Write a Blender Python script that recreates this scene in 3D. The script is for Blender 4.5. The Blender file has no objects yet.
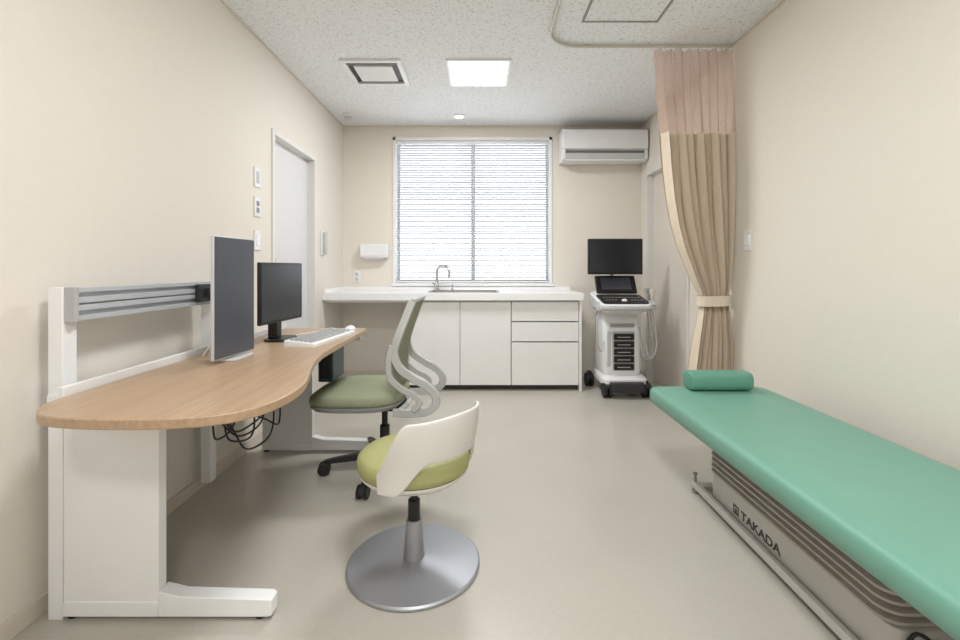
import bpy, bmesh, math, random
from math import sin, cos, pi, radians
from mathutils import Vector, Matrix, Euler

random.seed(4)
SC = bpy.context.scene
COL = SC.collection

# ------------------------------------------------------------------ materials
def lin(c):
    out = []
    for v in c:
        v = v / 255.0
        out.append(v / 12.92 if v <= 0.04045 else ((v + 0.055) / 1.055) ** 2.4)
    return out

def mat(name, rgb, rough=0.5, metal=0.0, var=0.03, scale=8.0, bump=0.0, bscale=200.0,
        emit=0.0, alpha=1.0, spec=0.5, coat=0.0, trans=0.0):
    m = bpy.data.materials.new(name)
    m.use_nodes = True
    nt = m.node_tree
    b = nt.nodes["Principled BSDF"]
    c = lin(rgb)
    tc = nt.nodes.new("ShaderNodeTexCoord")
    n = nt.nodes.new("ShaderNodeTexNoise")
    n.inputs["Scale"].default_value = scale
    n.inputs["Detail"].default_value = 3
    nt.links.new(tc.outputs["Object"], n.inputs["Vector"])
    r = nt.nodes.new("ShaderNodeValToRGB")
    r.color_ramp.elements[0].position = 0.3
    r.color_ramp.elements[1].position = 0.7
    r.color_ramp.elements[0].color = [max(0, v * (1 - var)) for v in c] + [1]
    r.color_ramp.elements[1].color = [min(1, v * (1 + var)) for v in c] + [1]
    nt.links.new(n.outputs["Fac"], r.inputs["Fac"])
    nt.links.new(r.outputs["Color"], b.inputs["Base Color"])
    b.inputs["Roughness"].default_value = rough
    b.inputs["Metallic"].default_value = metal
    b.inputs["Specular IOR Level"].default_value = spec
    b.inputs["Coat Weight"].default_value = coat
    b.inputs["Alpha"].default_value = alpha
    b.inputs["Transmission Weight"].default_value = trans
    if emit > 0:
        b.inputs["Emission Color"].default_value = c + [1]
        b.inputs["Emission Strength"].default_value = emit
    if bump > 0:
        n2 = nt.nodes.new("ShaderNodeTexNoise")
        n2.inputs["Scale"].default_value = bscale
        n2.inputs["Detail"].default_value = 4
        nt.links.new(tc.outputs["Object"], n2.inputs["Vector"])
        bp = nt.nodes.new("ShaderNodeBump")
        bp.inputs["Strength"].default_value = bump
        bp.inputs["Distance"].default_value = 0.002
        nt.links.new(n2.outputs["Fac"], bp.inputs["Height"])
        nt.links.new(bp.outputs["Normal"], b.inputs["Normal"])
    return m

M = {}
M['wall'] = mat("wallpaper_beige", (233, 226, 215), 0.85, bump=0.3, bscale=140, var=0.008, scale=30)
M['wall_left'] = mat("wallpaper_beige_side", (231, 224, 214), 0.85, bump=0.3, bscale=140, var=0.008, scale=30)
M['white'] = mat("white_paint", (241, 242, 243), 0.4, var=0.01)
M['whitep'] = mat("white_plastic", (236, 237, 238), 0.35, var=0.01)
M['cab'] = mat("cabinet_white_laminate", (239, 238, 236), 0.4, var=0.008)
M['worktop'] = mat("worktop_white", (246, 246, 247), 0.3, var=0.01)
M['trim'] = mat("trim_offwhite", (229, 227, 223), 0.5, var=0.01)
M['skirt'] = mat("skirting_vinyl", (220, 211, 198), 0.5, var=0.01)
M['door'] = mat("door_panel_white", (222, 222, 222), 0.5, var=0.01)
M['door2'] = mat("door_panel_cream", (226, 218, 207), 0.5, var=0.01)
M['kick'] = mat("dark_plinth", (62, 60, 58), 0.6)
M['black'] = mat("black_plastic", (22, 22, 24), 0.42)
M['dark'] = mat("dark_grey_plastic", (48, 49, 52), 0.45)
M['grey'] = mat("grey_plastic", (150, 150, 150), 0.45)
M['mgrey'] = mat("mid_grey_plastic", (180, 181, 182), 0.45)
M['lgrey'] = mat("light_grey_plastic", (200, 201, 202), 0.4)
M['alu'] = mat("satin_aluminium", (190, 194, 200), 0.4, metal=0.1, var=0.04)
M['disc'] = mat("satin_steel_disc", (172, 174, 180), 0.42, metal=0.65, var=0.02)
M['chrome'] = mat("chrome", (205, 207, 210), 0.12, metal=1.0, var=0.01)
M['steel'] = mat("stainless_steel", (180, 180, 178), 0.25, metal=1.0, var=0.02)
M['green_seat'] = mat("green_fabric", (148, 154, 126), 0.9, bump=0.5, bscale=400, var=0.08, scale=120)
M['green_cush'] = mat("lime_green_vinyl", (172, 172, 116), 0.55, bump=0.2, bscale=300, var=0.04)
M['bed'] = mat("mint_green_vinyl", (116, 167, 149), 0.42, bump=0.12, bscale=500, var=0.02)
M['pillow'] = mat("teal_green_vinyl", (100, 157, 138), 0.45, bump=0.12, bscale=500, var=0.02)
M['bedgrey'] = mat("bed_base_greige", (203, 200, 196), 0.45, var=0.02)
M['bellow'] = mat("bellows_taupe_rubber", (178, 171, 164), 0.6, var=0.03)
M['curtain'] = mat("curtain_beige_fabric", (225, 209, 189), 0.85, bump=0.3, bscale=500, var=0.03, scale=40)
M['tie'] = mat("tieback_fabric", (226, 212, 194), 0.9, var=0.03)
M['chairframe'] = mat("chair_frame_silver", (192, 192, 190), 0.5, metal=0.1)
M['lightpanel'] = mat("led_diffuser", (255, 254, 252), 0.5, emit=9.0)
M['down'] = mat("downlight_lens", (255, 250, 240), 0.5, emit=5.0)
M['blueleg'] = mat("slate_blue_metal", (44, 68, 82), 0.4)
M['slatewhite'] = mat("chair_shell_white", (224, 221, 216), 0.4, var=0.01)
M['text'] = mat("print_dark", (58, 56, 56), 0.5)
M['probe'] = mat("probe_cream", (214, 208, 198), 0.4)
M['cablegrey'] = mat("cable_grey", (190, 190, 188), 0.5)
M['cablewhite'] = mat("cable_white", (232, 232, 230), 0.5)
M['cord'] = mat("cord_white", (238, 232, 222), 0.7)
M['pipe'] = mat("curtain_rail_beige", (206, 199, 187), 0.4)
M['hatch'] = mat("hatch_frame_grey", (150, 149, 147), 0.5)
M['redpart'] = mat("red_connector", (160, 60, 50), 0.5)
M['louvre'] = mat("louvre_grey", (120, 120, 122), 0.5)
M['screen'] = mat("screen_grey_blue", (76, 80, 90), 0.3, var=0.05, scale=2, spec=0.6)
M['screen2'] = mat("screen_black", (28, 33, 41), 0.22, var=0.05, scale=2, spec=0.6)
M['screen3'] = mat("screen_navy", (20, 28, 36), 0.25, var=0.05, scale=2, spec=0.6)

def floor_mat():
    m = bpy.data.materials.new("vinyl_floor")
    m.use_nodes = True
    nt = m.node_tree
    b = nt.nodes["Principled BSDF"]
    tc = nt.nodes.new("ShaderNodeTexCoord")
    n1 = nt.nodes.new("ShaderNodeTexNoise"); n1.inputs["Scale"].default_value = 1.4; n1.inputs["Detail"].default_value = 5
    n2 = nt.nodes.new("ShaderNodeTexNoise"); n2.inputs["Scale"].default_value = 60; n2.inputs["Detail"].default_value = 3
    r1 = nt.nodes.new("ShaderNodeValToRGB")
    r1.color_ramp.elements[0].position = 0.35; r1.color_ramp.elements[1].position = 0.68
    r1.color_ramp.elements[0].color = lin((188, 183, 173)) + [1]
    r1.color_ramp.elements[1].color = lin((195, 190, 180)) + [1]
    r2 = nt.nodes.new("ShaderNodeValToRGB")
    r2.color_ramp.elements[0].position = 0.35; r2.color_ramp.elements[1].position = 0.65
    r2.color_ramp.elements[0].color = (0.96, 0.96, 0.96, 1)
    r2.color_ramp.elements[1].color = (1, 1, 1, 1)
    mx = nt.nodes.new("ShaderNodeMix"); mx.data_type = 'RGBA'; mx.blend_type = 'MULTIPLY'
    mx.inputs[0].default_value = 1.0
    nt.links.new(tc.outputs["Object"], n1.inputs["Vector"])
    nt.links.new(tc.outputs["Object"], n2.inputs["Vector"])
    nt.links.new(n1.outputs["Fac"], r1.inputs["Fac"])
    nt.links.new(n2.outputs["Fac"], r2.inputs["Fac"])
    nt.links.new(r1.outputs["Color"], mx.inputs[6])
    nt.links.new(r2.outputs["Color"], mx.inputs[7])
    nt.links.new(mx.outputs[2], b.inputs["Base Color"])
    b.inputs["Roughness"].default_value = 0.30
    b.inputs["Specular IOR Level"].default_value = 0.55
    bp = nt.nodes.new("ShaderNodeBump"); bp.inputs["Strength"].default_value = 0.15; bp.inputs["Distance"].default_value = 0.002
    n3 = nt.nodes.new("ShaderNodeTexNoise"); n3.inputs["Scale"].default_value = 9; n3.inputs["Detail"].default_value = 2
    nt.links.new(tc.outputs["Object"], n3.inputs["Vector"])
    nt.links.new(n3.outputs["Fac"], bp.inputs["Height"])
    nt.links.new(bp.outputs["Normal"], b.inputs["Normal"])
    return m
M['floor'] = floor_mat()

def ceil_mat():
    m = bpy.data.materials.new("acoustic_rockwool_board")
    m.use_nodes = True
    nt = m.node_tree
    b = nt.nodes["Principled BSDF"]
    tc = nt.nodes.new("ShaderNodeTexCoord")
    n1 = nt.nodes.new("ShaderNodeTexNoise"); n1.inputs["Scale"].default_value = 66; n1.inputs["Detail"].default_value = 3
    n1.inputs["Distortion"].default_value = 1.0
    r1 = nt.nodes.new("ShaderNodeValToRGB")
    r1.color_ramp.elements[0].position = 0.35; r1.color_ramp.elements[1].position = 0.46
    r1.color_ramp.elements[0].color = lin((210, 210, 209)) + [1]
    r1.color_ramp.elements[1].color = lin((238, 239, 240)) + [1]
    nt.links.new(tc.outputs["Object"], n1.inputs["Vector"])
    nt.links.new(n1.outputs["Fac"], r1.inputs["Fac"])
    nt.links.new(r1.outputs["Color"], b.inputs["Base Color"])
    b.inputs["Roughness"].default_value = 0.95
    bp = nt.nodes.new("ShaderNodeBump"); bp.inputs["Strength"].default_value = 0.35; bp.inputs["Distance"].default_value = 0.004
    nt.links.new(r1.outputs["Color"], bp.inputs["Height"])
    nt.links.new(bp.outputs["Normal"], b.inputs["Normal"])
    return m
M['ceil'] = ceil_mat()

def wood_mat():
    m = bpy.data.materials.new("light_oak_laminate")
    m.use_nodes = True
    nt = m.node_tree
    b = nt.nodes["Principled BSDF"]
    tc = nt.nodes.new("ShaderNodeTexCoord")
    mp = nt.nodes.new("ShaderNodeMapping"); mp.inputs["Scale"].default_value = (70, 2.5, 60)
    n1 = nt.nodes.new("ShaderNodeTexNoise"); n1.inputs["Scale"].default_value = 1.0; n1.inputs["Detail"].default_value = 6
    r1 = nt.nodes.new("ShaderNodeValToRGB")
    r1.color_ramp.elements[0].position = 0.3; r1.color_ramp.elements[1].position = 0.72
    r1.color_ramp.elements[0].color = lin((170, 142, 114)) + [1]
    r1.color_ramp.elements[1].color = lin((189, 161, 132)) + [1]
    nt.links.new(tc.outputs["Object"], mp.inputs["Vector"])
    nt.links.new(mp.outputs["Vector"], n1.inputs["Vector"])
    nt.links.new(n1.outputs["Fac"], r1.inputs["Fac"])
    nt.links.new(r1.outputs["Color"], b.inputs["Base Color"])
    b.inputs["Roughness"].default_value = 0.36
    return m
M['wood'] = wood_mat()

def see_through(name, rgb, opacity, translucent=0.5, weave=None):
    m = bpy.data.materials.new(name)
    m.use_nodes = True
    nt = m.node_tree
    for n in list(nt.nodes):
        nt.nodes.remove(n)
    out = nt.nodes.new("ShaderNodeOutputMaterial")
    tr = nt.nodes.new("ShaderNodeBsdfTransparent")
    df = nt.nodes.new("ShaderNodeBsdfDiffuse")
    tl = nt.nodes.new("ShaderNodeBsdfTranslucent")
    c = lin(rgb) + [1]
    df.inputs["Color"].default_value = c
    tl.inputs["Color"].default_value = c
    m1 = nt.nodes.new("ShaderNodeMixShader"); m1.inputs[0].default_value = translucent
    nt.links.new(df.outputs[0], m1.inputs[1]); nt.links.new(tl.outputs[0], m1.inputs[2])
    m2 = nt.nodes.new("ShaderNodeMixShader"); m2.inputs[0].default_value = opacity
    nt.links.new(tr.outputs[0], m2.inputs[1]); nt.links.new(m1.outputs[0], m2.inputs[2])
    nt.links.new(m2.outputs[0], out.inputs[0])
    if weave:
        tc = nt.nodes.new("ShaderNodeTexCoord")
        w = nt.nodes.new("ShaderNodeTexNoise"); w.inputs["Scale"].default_value = weave
        nt.links.new(tc.outputs["Object"], w.inputs["Vector"])
        mr = nt.nodes.new("ShaderNodeMapRange")
        mr.inputs["From Min"].default_value = 0.3; mr.inputs["From Max"].default_value = 0.7
        mr.inputs["To Min"].default_value = max(0, opacity - 0.15); mr.inputs["To Max"].default_value = min(1, opacity + 0.15)
        nt.links.new(w.outputs["Fac"], mr.inputs["Value"])
        nt.links.new(mr.outputs["Result"], m2.inputs[0])
    return m
M['net'] = see_through("curtain_net_mesh", (222, 194, 178), 0.64, 0.35, weave=350)
M['mesh_back'] = see_through("chair_back_mesh", (176, 178, 162), 0.85, 0.4, weave=300)
M['slat'] = see_through("blind_slat", (222, 225, 228), 1.0, 0.10)
def glass_mat():
    m = bpy.data.materials.new("window_glass")
    m.use_nodes = True
    nt = m.node_tree
    for n in list(nt.nodes):
        nt.nodes.remove(n)
    out = nt.nodes.new("ShaderNodeOutputMaterial")
    tr = nt.nodes.new("ShaderNodeBsdfTransparent")
    gl = nt.nodes.new("ShaderNodeBsdfGlossy"); gl.inputs["Roughness"].default_value = 0.05
    fr = nt.nodes.new("ShaderNodeFresnel"); fr.inputs["IOR"].default_value = 1.2
    mx = nt.nodes.new("ShaderNodeMixShader")
    nt.links.new(fr.outputs[0], mx.inputs[0])
    nt.links.new(tr.outputs[0], mx.inputs[1]); nt.links.new(gl.outputs[0], mx.inputs[2])
    nt.links.new(mx.outputs[0], out.inputs[0])
    return m
M['glass'] = glass_mat()

# ------------------------------------------------------------------ mesh builder
class B:
    def __init__(s):
        s.bm = bmesh.new()
    def box(s, x0, x1, y0, y1, z0, z1):
        v = [s.bm.verts.new(p) for p in [(x0,y0,z0),(x1,y0,z0),(x1,y1,z0),(x0,y1,z0),(x0,y0,z1),(x1,y0,z1),(x1,y1,z1),(x0,y1,z1)]]
        for f in [(0,3,2,1),(4,5,6,7),(0,1,5,4),(1,2,6,5),(2,3,7,6),(3,0,4,7)]:
            s.bm.faces.new([v[i] for i in f])
        return s
    def stack(s, loops, cap=True, closed=True):
        rows = [[s.bm.verts.new(p) for p in lp] for lp in loops]
        n = len(rows[0])
        for a, b in zip(rows[:-1], rows[1:]):
            for i in range(n if closed else n - 1):
                j = (i + 1) % n
                try: s.bm.faces.new([a[i], a[j], b[j], b[i]])
                except ValueError: pass
        if cap:
            s.bm.faces.new(list(reversed(rows[0])))
            s.bm.faces.new(rows[-1])
        return s
    def prism(s, pts, z0, z1):
        return s.stack([[(x, y, z0) for x, y in pts], [(x, y, z1) for x, y in pts]])
    def cyl(s, p0, p1, r0, r1=None, seg=24, cap=True):
        if r1 is None: r1 = r0
        p0, p1 = Vector(p0), Vector(p1)
        d = (p1 - p0).normalized()
        u = d.orthogonal().normalized(); w = d.cross(u)
        L = []
        for p, r in ((p0, r0), (p1, r1)):
            L.append([p + u * r * cos(2*pi*i/seg) + w * r * sin(2*pi*i/seg) for i in range(seg)])
        return s.stack(L, cap)
    def lathe(s, c, prof, seg=48):
        cx, cy = c
        L = [[(cx + r*cos(2*pi*i/seg), cy + r*sin(2*pi*i/seg), z) for i in range(seg)] for r, z in prof]
        return s.stack(L)
    def tube(s, pts, r, seg=10, smooth=6, ry=None):
        P = cat(pts, smooth) if smooth else [Vector(p) for p in pts]
        L = []
        u = None
        for i, p in enumerate(P):
            a = P[max(0, i-1)]; b = P[min(len(P)-1, i+1)]
            d = (b - a).normalized()
            if u is None: u = d.orthogonal().normalized()
            u = (u - d * u.dot(d)).normalized()
            w = d.cross(u)
            L.append([p + u*r*cos(2*pi*k/seg) + w*r*sin(2*pi*k/seg) for k in range(seg)])
        return s.stack(L)
    def ribbon_xz(s, pts, w, t, yc, smooth=6):
        """flat bar swept in the XZ plane; pts=(x,z,y offset)"""
        P = cat([(p[0], p[2] if len(p) > 2 else 0, p[1]) for p in pts], smooth)
        L = []
        for i, p in enumerate(P):
            a = P[max(0, i-1)]; b = P[min(len(P)-1, i+1)]
            d = (b - a).normalized()
            n = Vector((-d.z, 0, d.x)).normalized()
            h = w/2; k = t/2
            q = []
            for (nn, yy) in [(h*.8,-k),(h,-k*.5),(h,k*.5),(h*.8,k),(-h*.8,k),(-h,k*.5),(-h,-k*.5),(-h*.8,-k)]:
                q.append(p + n*nn + Vector((0, yc+yy, 0)))
            L.append(q)
        return s.stack(L)
    def ball(s, c, r, sc=(1,1,1)):
        bmesh.ops.create_uvsphere(s.bm, u_segments=20, v_segments=12, radius=r,
            matrix=Matrix.Translation(c) @ Matrix.Diagonal((sc[0], sc[1], sc[2], 1)))
        return s
    def xf(s, m):
        bmesh.ops.transform(s.bm, matrix=m, verts=s.bm.verts)
        return s
    def done(s, name, m, parent=None, bevel=0.0, smooth=True, world=True, kind=None, label=None,
             category=None, seg=2, angle=35, group=None):
        bmesh.ops.recalc_face_normals(s.bm, faces=s.bm.faces)
        if parent is not None and world:
            bmesh.ops.translate(s.bm, verts=s.bm.verts, vec=-Vector(parent['base']))
        me = bpy.data.meshes.new(name)
        if smooth:
            for f in s.bm.faces: f.smooth = True
        s.bm.to_mesh(me); s.bm.free()
        if smooth:
            me.set_sharp_from_angle(angle=radians(angle))
        me.materials.append(m)
        o = bpy.data.objects.new(name, me)
        COL.objects.link(o)
        if parent is not None: o.parent = parent['obj']
        if bevel > 0:
            md = o.modifiers.new("bevel", 'BEVEL'); md.width = bevel; md.segments = seg
            md.limit_method = 'ANGLE'; md.angle_limit = radians(40)
        if kind: o["kind"] = kind
        if label: o["label"] = label
        if category: o["category"] = category
        if group: o["group"] = group
        return o

def cat(pts, n=6):
    P = [Vector(p) for p in pts]
    if len(P) < 3: return P
    Q = [P[0]*2 - P[1]] + P + [P[-1]*2 - P[-2]]
    out = []
    for i in range(1, len(Q)-2):
        a, b, c, d = Q[i-1], Q[i], Q[i+1], Q[i+2]
        for k in range(n):
            t = k / n
            out.append(0.5*((2*b) + (c-a)*t + (2*a-5*b+4*c-d)*t*t + (3*b-a-3*c+d)*t**3))
    out.append(P[-1])
    return out

def rrect(cx, cy, hx, hy, r, n=6):
    out = []
    r = min(r, hx, hy)
    for (sx, sy, a0) in [(1,1,0),(-1,1,90),(-1,-1,180),(1,-1,270)]:
        for k in range(n+1):
            a = radians(a0 + 90*k/n)
            out.append((cx + sx*(hx-r) + r*cos(a), cy + sy*(hy-r) + r*sin(a)))
    return out

def superell(cx, cy, a, b, e=2.6, n=48):
    out = []
    for i in range(n):
        t = 2*pi*i/n
        out.append((cx + a*math.copysign(abs(cos(t))**(2/e), cos(t)), cy + b*math.copysign(abs(sin(t))**(2/e), sin(t))))
    return out

def thing(name, label, category, base, rot=0.0, group=None):
    e = bpy.data.objects.new(name, None)
    e.empty_display_size = 0.1
    e.location = base
    e.rotation_euler = (0, 0, rot)
    COL.objects.link(e)
    e["label"] = label; e["category"] = category
    if group: e["group"] = group
    return {'obj': e, 'base': base}

def sub(obj, base):
    return {'obj': obj, 'base': base}

def structure(name):
    e = bpy.data.objects.new(name, None); COL.objects.link(e); e["kind"] = "structure"
    return {'obj': e, 'base': (0, 0, 0)}

# ------------------------------------------------------------------ room dimensions
XL, XR, YB, YF, H = -1.37, 1.61, 4.53, -1.9, 2.50
T = 0.17

def wall_with_hole_x(b, x0, x1, ya, yb, hole):
    y0, y1, z0, z1 = hole
    b.box(x0, x1, ya, y0, 0, H); b.box(x0, x1, y1, yb, 0, H)
    b.box(x0, x1, y0, y1, z1, H)
    if z0 > 0: b.box(x0, x1, y0, y1, 0, z0)

S = "structure"
B().box(XL-T, XR+T, YF-T, YB+T, -0.1, 0).done("floor", M['floor'], kind=S, smooth=False)
B().box(XL-T, XR+T, YF-T, YB+T, H, H+0.1).done("ceiling", M['ceil'], kind=S, smooth=False)
b = B(); wall_with_hole_x(b, XL-T, XL, YF, YB, (2.98, 3.76, 0, 2.0)); b.done("wall_left", M['wall_left'], kind=S, smooth=False)
b = B(); wall_with_hole_x(b, XR, XR+T, YF, YB, (3.48, 4.38, 0, 2.0)); b.done("wall_right", M['wall'], kind=S, smooth=False)
WX0, WX1, WZ0, WZ1 = -0.87, 0.72, 0.905, 2.385
b = B()
b.box(XL-T, WX0, YB, YB+T, 0, H); b.box(WX1, XR+T, YB, YB+T, 0, H)
b.box(WX0, WX1, YB, YB+T, 0, WZ0); b.box(WX0, WX1, YB, YB+T, WZ1, H)
b.done("wall_back", M['wall'], kind=S, smooth=False)
B().box(XL-T, XR+T, YF-T, YF, 0, H).done("wall_front", M['wall'], kind=S, smooth=False)

B().box(XL, XL+0.008, YF, 2.93, 0, 0.06).box(XL, XL+0.008, 3.81, YB, 0, 0.06).done("baseboard_left", M['skirt'], kind=S, bevel=0.002)
B().box(XR-0.008, XR, YF, 3.43, 0, 0.06).box(XR-0.008, XR, 4.43, YB, 0, 0.06).done("baseboard_right", M['skirt'], kind=S, bevel=0.002)
B().box(XL+0.008, XR-0.008, YB-0.008, YB, 0, 0.06).done("baseboard_back", M['skirt'], kind=S, bevel=0.002)
B().box(XL, XL+0.012, YF, YB, H-0.012, H).done("trim_1", M['skirt'], kind=S)
B().box(XR-0.012, XR, YF, YB, H-0.012, H).done("trim_2", M['skirt'], kind=S)
B().box(XL+0.012, XR-0.012, YB-0.012, YB, H-0.012, H).done("trim_3", M['skirt'], kind=S)

def door(name, xw, sgn, y0, y1, zt, mp, hy):
    g = structure(name)
    fr = 0.035
    def xb(a, c):
        p, q = xw + sgn*a, xw + sgn*c
        return (min(p, q), max(p, q))
    b = B()
    x0, x1 = xb(-0.12, 0.012)
    b.box(x0, x1, y0-fr, y0, 0, zt+fr).box(x0, x1, y1, y1+fr, 0, zt+fr).box(x0, x1, y0, y1, zt, zt+fr)
    b.done("door_frame", M['trim'], g, bevel=0.002)
    x0, x1 = xb(-0.085, -0.05)
    B().box(x0, x1, y0, y1, 0.005, zt).done("door_leaf", mp, g, bevel=0.002)
    x0, x1 = xb(-0.052, -0.015)
    B().box(x0, x1, hy, hy+0.025, 0.85, 1.15).done("door_handle", M['alu'], g, bevel=0.004)
    return g
door("door_1", XL, 1, 3.01, 3.73, 1.965, M['door'], 3.06)
door("door_2", XR, -1, 3.515, 4.345, 1.965, M['door2'], 3.56)

# window
g = structure("window_1")
b = B()
fw = 0.030
b.box(WX0, WX0+fw, YB-0.012, YB+T, WZ0, WZ1).box(WX1-fw, WX1, YB-0.012, YB+T, WZ0, WZ1)
b.box(WX0, WX1, YB-0.012, YB+T, WZ1-fw, WZ1).box(WX0-0.01, WX1+0.01, YB-0.03, YB+T, WZ0-0.005, WZ0+fw*0.8)
b.done("window_frame", M['white'], g, bevel=0.002)
xm = -0.07
def sash(x0, x1, y):
    b = B(); w = 0.022; z0, z1 = WZ0+0.025, WZ1-0.030
    wl = 0.036 if x0 > -0.5 else w     # meeting stiles are wider
    wr = 0.036 if x1 < 0.5 else w
    b.box(x0, x0+wl, y, y+0.03, z0, z1).box(x1-wr, x1, y, y+0.03, z0, z1)
    b.box(x0+wl, x1-wr, y, y+0.03, z0, z0+0.035).box(x0+wl, x1-wr, y, y+0.03, z1-w, z1)
    b.done("window_sash", M['mgrey'], g, bevel=0.002)
    B().box(x0+wl, x1-wr, y+0.012, y+0.016, z0+0.035, z1-w).done("window_pane", M['glass'], g, smooth=False)
sash(WX0+fw, xm+0.020, YB+0.11)
sash(xm-0.020, WX1-fw, YB+0.075)
B().box(xm-0.012, xm+0.012, YB+0.062, YB+0.075, 1.55, 1.61).done("window_latch", M['grey'], g, bevel=0.003)

bl = thing("venetian_blind", "white horizontal slat blind hanging in the window opening", "blind", (-0.07, YB+0.03, WZ0+0.03))
yb_ = YB + 0.03
b = B()
z = WZ0 + 0.055
while z < WZ1 - 0.07:
    dz = 0.0068
    P = [(yb_-0.0125, z+dz), (yb_, z+0.0018), (yb_+0.0125, z-dz)]
    b.stack([[(WX0+fw+0.001, y, zz) for y, zz in P] + [(WX0+fw+0.001, y, zz-0.0007) for y, zz in reversed(P)],
             [(WX1-fw-0.001, y, zz) for y, zz in P] + [(WX1-fw-0.001, y, zz-0.0007) for y, zz in reversed(P)]])
    z += 0.0245
b.done("slats", M['slat'], bl)
B().box(WX0+fw+0.001, WX1-fw-0.001, yb_-0.015, yb_+0.015, WZ1-fw-0.03, WZ1-fw-0.001).done("headrail", M['white'], bl, bevel=0.003)
B().box(WX0+fw+0.001, WX1-fw-0.001, yb_-0.013, yb_+0.013, WZ0+0.030, WZ0+0.046).done("bottom_rail", M['white'], bl, bevel=0.003)
for x in (-0.62, -0.07, 0.48):
    B().cyl((x, yb_-0.0145, WZ0+0.04), (x, yb_-0.0145, WZ1-fw-0.02), 0.0012, seg=6).done("ladder_cord", M['cord'], bl)
B().cyl((WX0+0.09, yb_-0.02, 1.3), (WX0+0.09, yb_-0.02, WZ1-fw-0.015), 0.004, seg=8).done("tilt_wand", M['whitep'], bl)

# ------------------------------------------------------------------ ceiling fixtures
def panel_light(cx, cy, h, power, group):
    t = thing("ceiling_light", "square white recessed LED ceiling light, switched on", "ceiling light", (cx, cy, H), group=group)
    b = B()
    w = 0.022
    b.box(cx-h, cx+h, cy-h, cy-h+w, H-0.012, H).box(cx-h, cx+h, cy+h-w, cy+h, H-0.012, H)
    b.box(cx-h, cx-h+w, cy-h+w, cy+h-w, H-0.012, H).box(cx+h-w, cx+h, cy-h+w, cy+h-w, H-0.012, H)
    b.done("light_frame", M['white'], t, bevel=0.002)
    B().box(cx-h+w, cx+h-w, cy-h+w, cy+h-w, H-0.006, H-0.001).done("diffuser", M['lightpanel'], t, smooth=False)
    L = bpy.data.lights.new("ceiling_lamp", 'AREA'); L.shape = 'SQUARE'; L.size = 2*(h-w); L.energy = power
    L.color = (0.97, 0.985, 1.0)
    o = bpy.data.objects.new("lamp", L); COL.objects.link(o); o.location = (0, 0, -0.018); o.parent = t['obj']
panel_light(-0.01, 3.30, 0.225, 23, "square ceiling lights")
panel_light(0.10, 0.85, 0.225, 22, "square ceiling lights")
panel_light(0.10, -0.9, 0.225, 25, "square ceiling lights")

vt = thing("ceiling_vent", "square white ceiling ventilation grille with dark slot", "air vent", (-0.75, 3.29, H))
cx, cy, h = -0.75, 3.29, 0.21
b = B(); w = 0.035
b.box(cx-h, cx+h, cy-h, cy-h+w, H-0.014, H).box(cx-h, cx+h, cy+h-w, cy+h, H-0.014, H)
b.box(cx-h, cx-h+w, cy-h+w, cy+h-w, H-0.014, H).box(cx+h-w, cx+h, cy-h+w, cy+h-w, H-0.014, H)
b.done("vent_frame", M['white'], vt, bevel=0.003)
B().box(cx-h+w, cx+h-w, cy-h+w, cy+h-w, H-0.003, H-0.001).done("vent_cavity", M['black'], vt, smooth=False)
B().box(cx-0.135, cx+0.135, cy-0.125, cy+0.125, H-0.016, H-0.004).done("vent_panel", M['whitep'], vt, bevel=0.003)
for s_ in (-1, 1):
    B().box(cx-h+w, cx+h-w, cy+s_*0.150-0.004, cy+s_*0.150+0.004, H-0.014, H-0.003).done("vent_louvre", M['grey'], vt)

dl = thing("downlight", "small round recessed ceiling downlight, switched on", "ceiling light", (-0.196, 4.23, H))
B().lathe((-0.196, 4.23), [(0.05, H-0.001), (0.052, H-0.008), (0.042, H-0.010), (0.040, H-0.004)], 32).done("light_ring", M['white'], dl)
B().lathe((-0.196, 4.23), [(0.038, H-0.0105), (0.038, H-0.0095)], 32).done("lens", M['down'], dl)
sd = thing("smoke_detector", "round white smoke detector mounted under the ceiling", "smoke detector", (-1.22, 4.2, H))
B().lathe((-1.22, 4.2), [(0.05, H), (0.052, H-0.012), (0.048, H-0.02)], 32).done("detector_base", M['whitep'], sd)
B().lathe((-1.22, 4.2), [(0.036, H-0.02), (0.034, H-0.036), (0.022, H-0.044), (0.001, H-0.045)], 32).done("sensor_head", M['lgrey'], sd)

ht = thing("ceiling_hatch", "square ceiling access hatch with grey metal frame", "access hatch", (0.805, 2.385, H))
cx, cy, h = 0.805, 2.395, 0.22; w = 0.014
b = B()
b.box(cx-h, cx+h, cy-h, cy-h+w, H-0.005, H).box(cx-h, cx+h, cy+h-w, cy+h, H-0.005, H)
b.box(cx-h, cx-h+w, cy-h+w, cy+h-w, H-0.005, H).box(cx+h-w, cx+h, cy-h+w, cy+h-w, H-0.005, H)
b.done("hatch_frame", M['hatch'], ht)
B().box(cx-h+w, cx+h-w, cy-h+w, cy+h-w, H-0.002, H).done("hatch_panel", M['ceil'], ht, smooth=False)

YC = 2.88
cr = thing("curtain_rail", "slim beige ceiling track curving around the examination bed", "curtain rail", (0.43, YC, H))
pts = [(0.42, 0.3, H-0.012), (0.42, 1.5, H-0.012), (0.42, 2.60, H-0.012)]
for k in range(1, 9):
    a = pi - k*(pi/2)/8
    pts.append((0.42+0.20+0.20*cos(a), 2.68+0.20*sin(a), H-0.012))
pts += [(1.0, YC, H-0.012), (XR-0.005, YC, H-0.012)]
B().tube(pts, 0.009, seg=8, smooth=0).done("track", M['pipe'], cr)
cu = thing("privacy_curtain", "beige pleated cubicle curtain gathered and tied beside the wall", "curtain", (1.46, YC, 0.40))
for i in range(14):
    x = 1.13 + i*0.035
    B().box(x-0.003, x+0.003, YC-0.004, YC+0.004, H-0.045, H-0.0215).done("hook", M['white'], cu)

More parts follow.
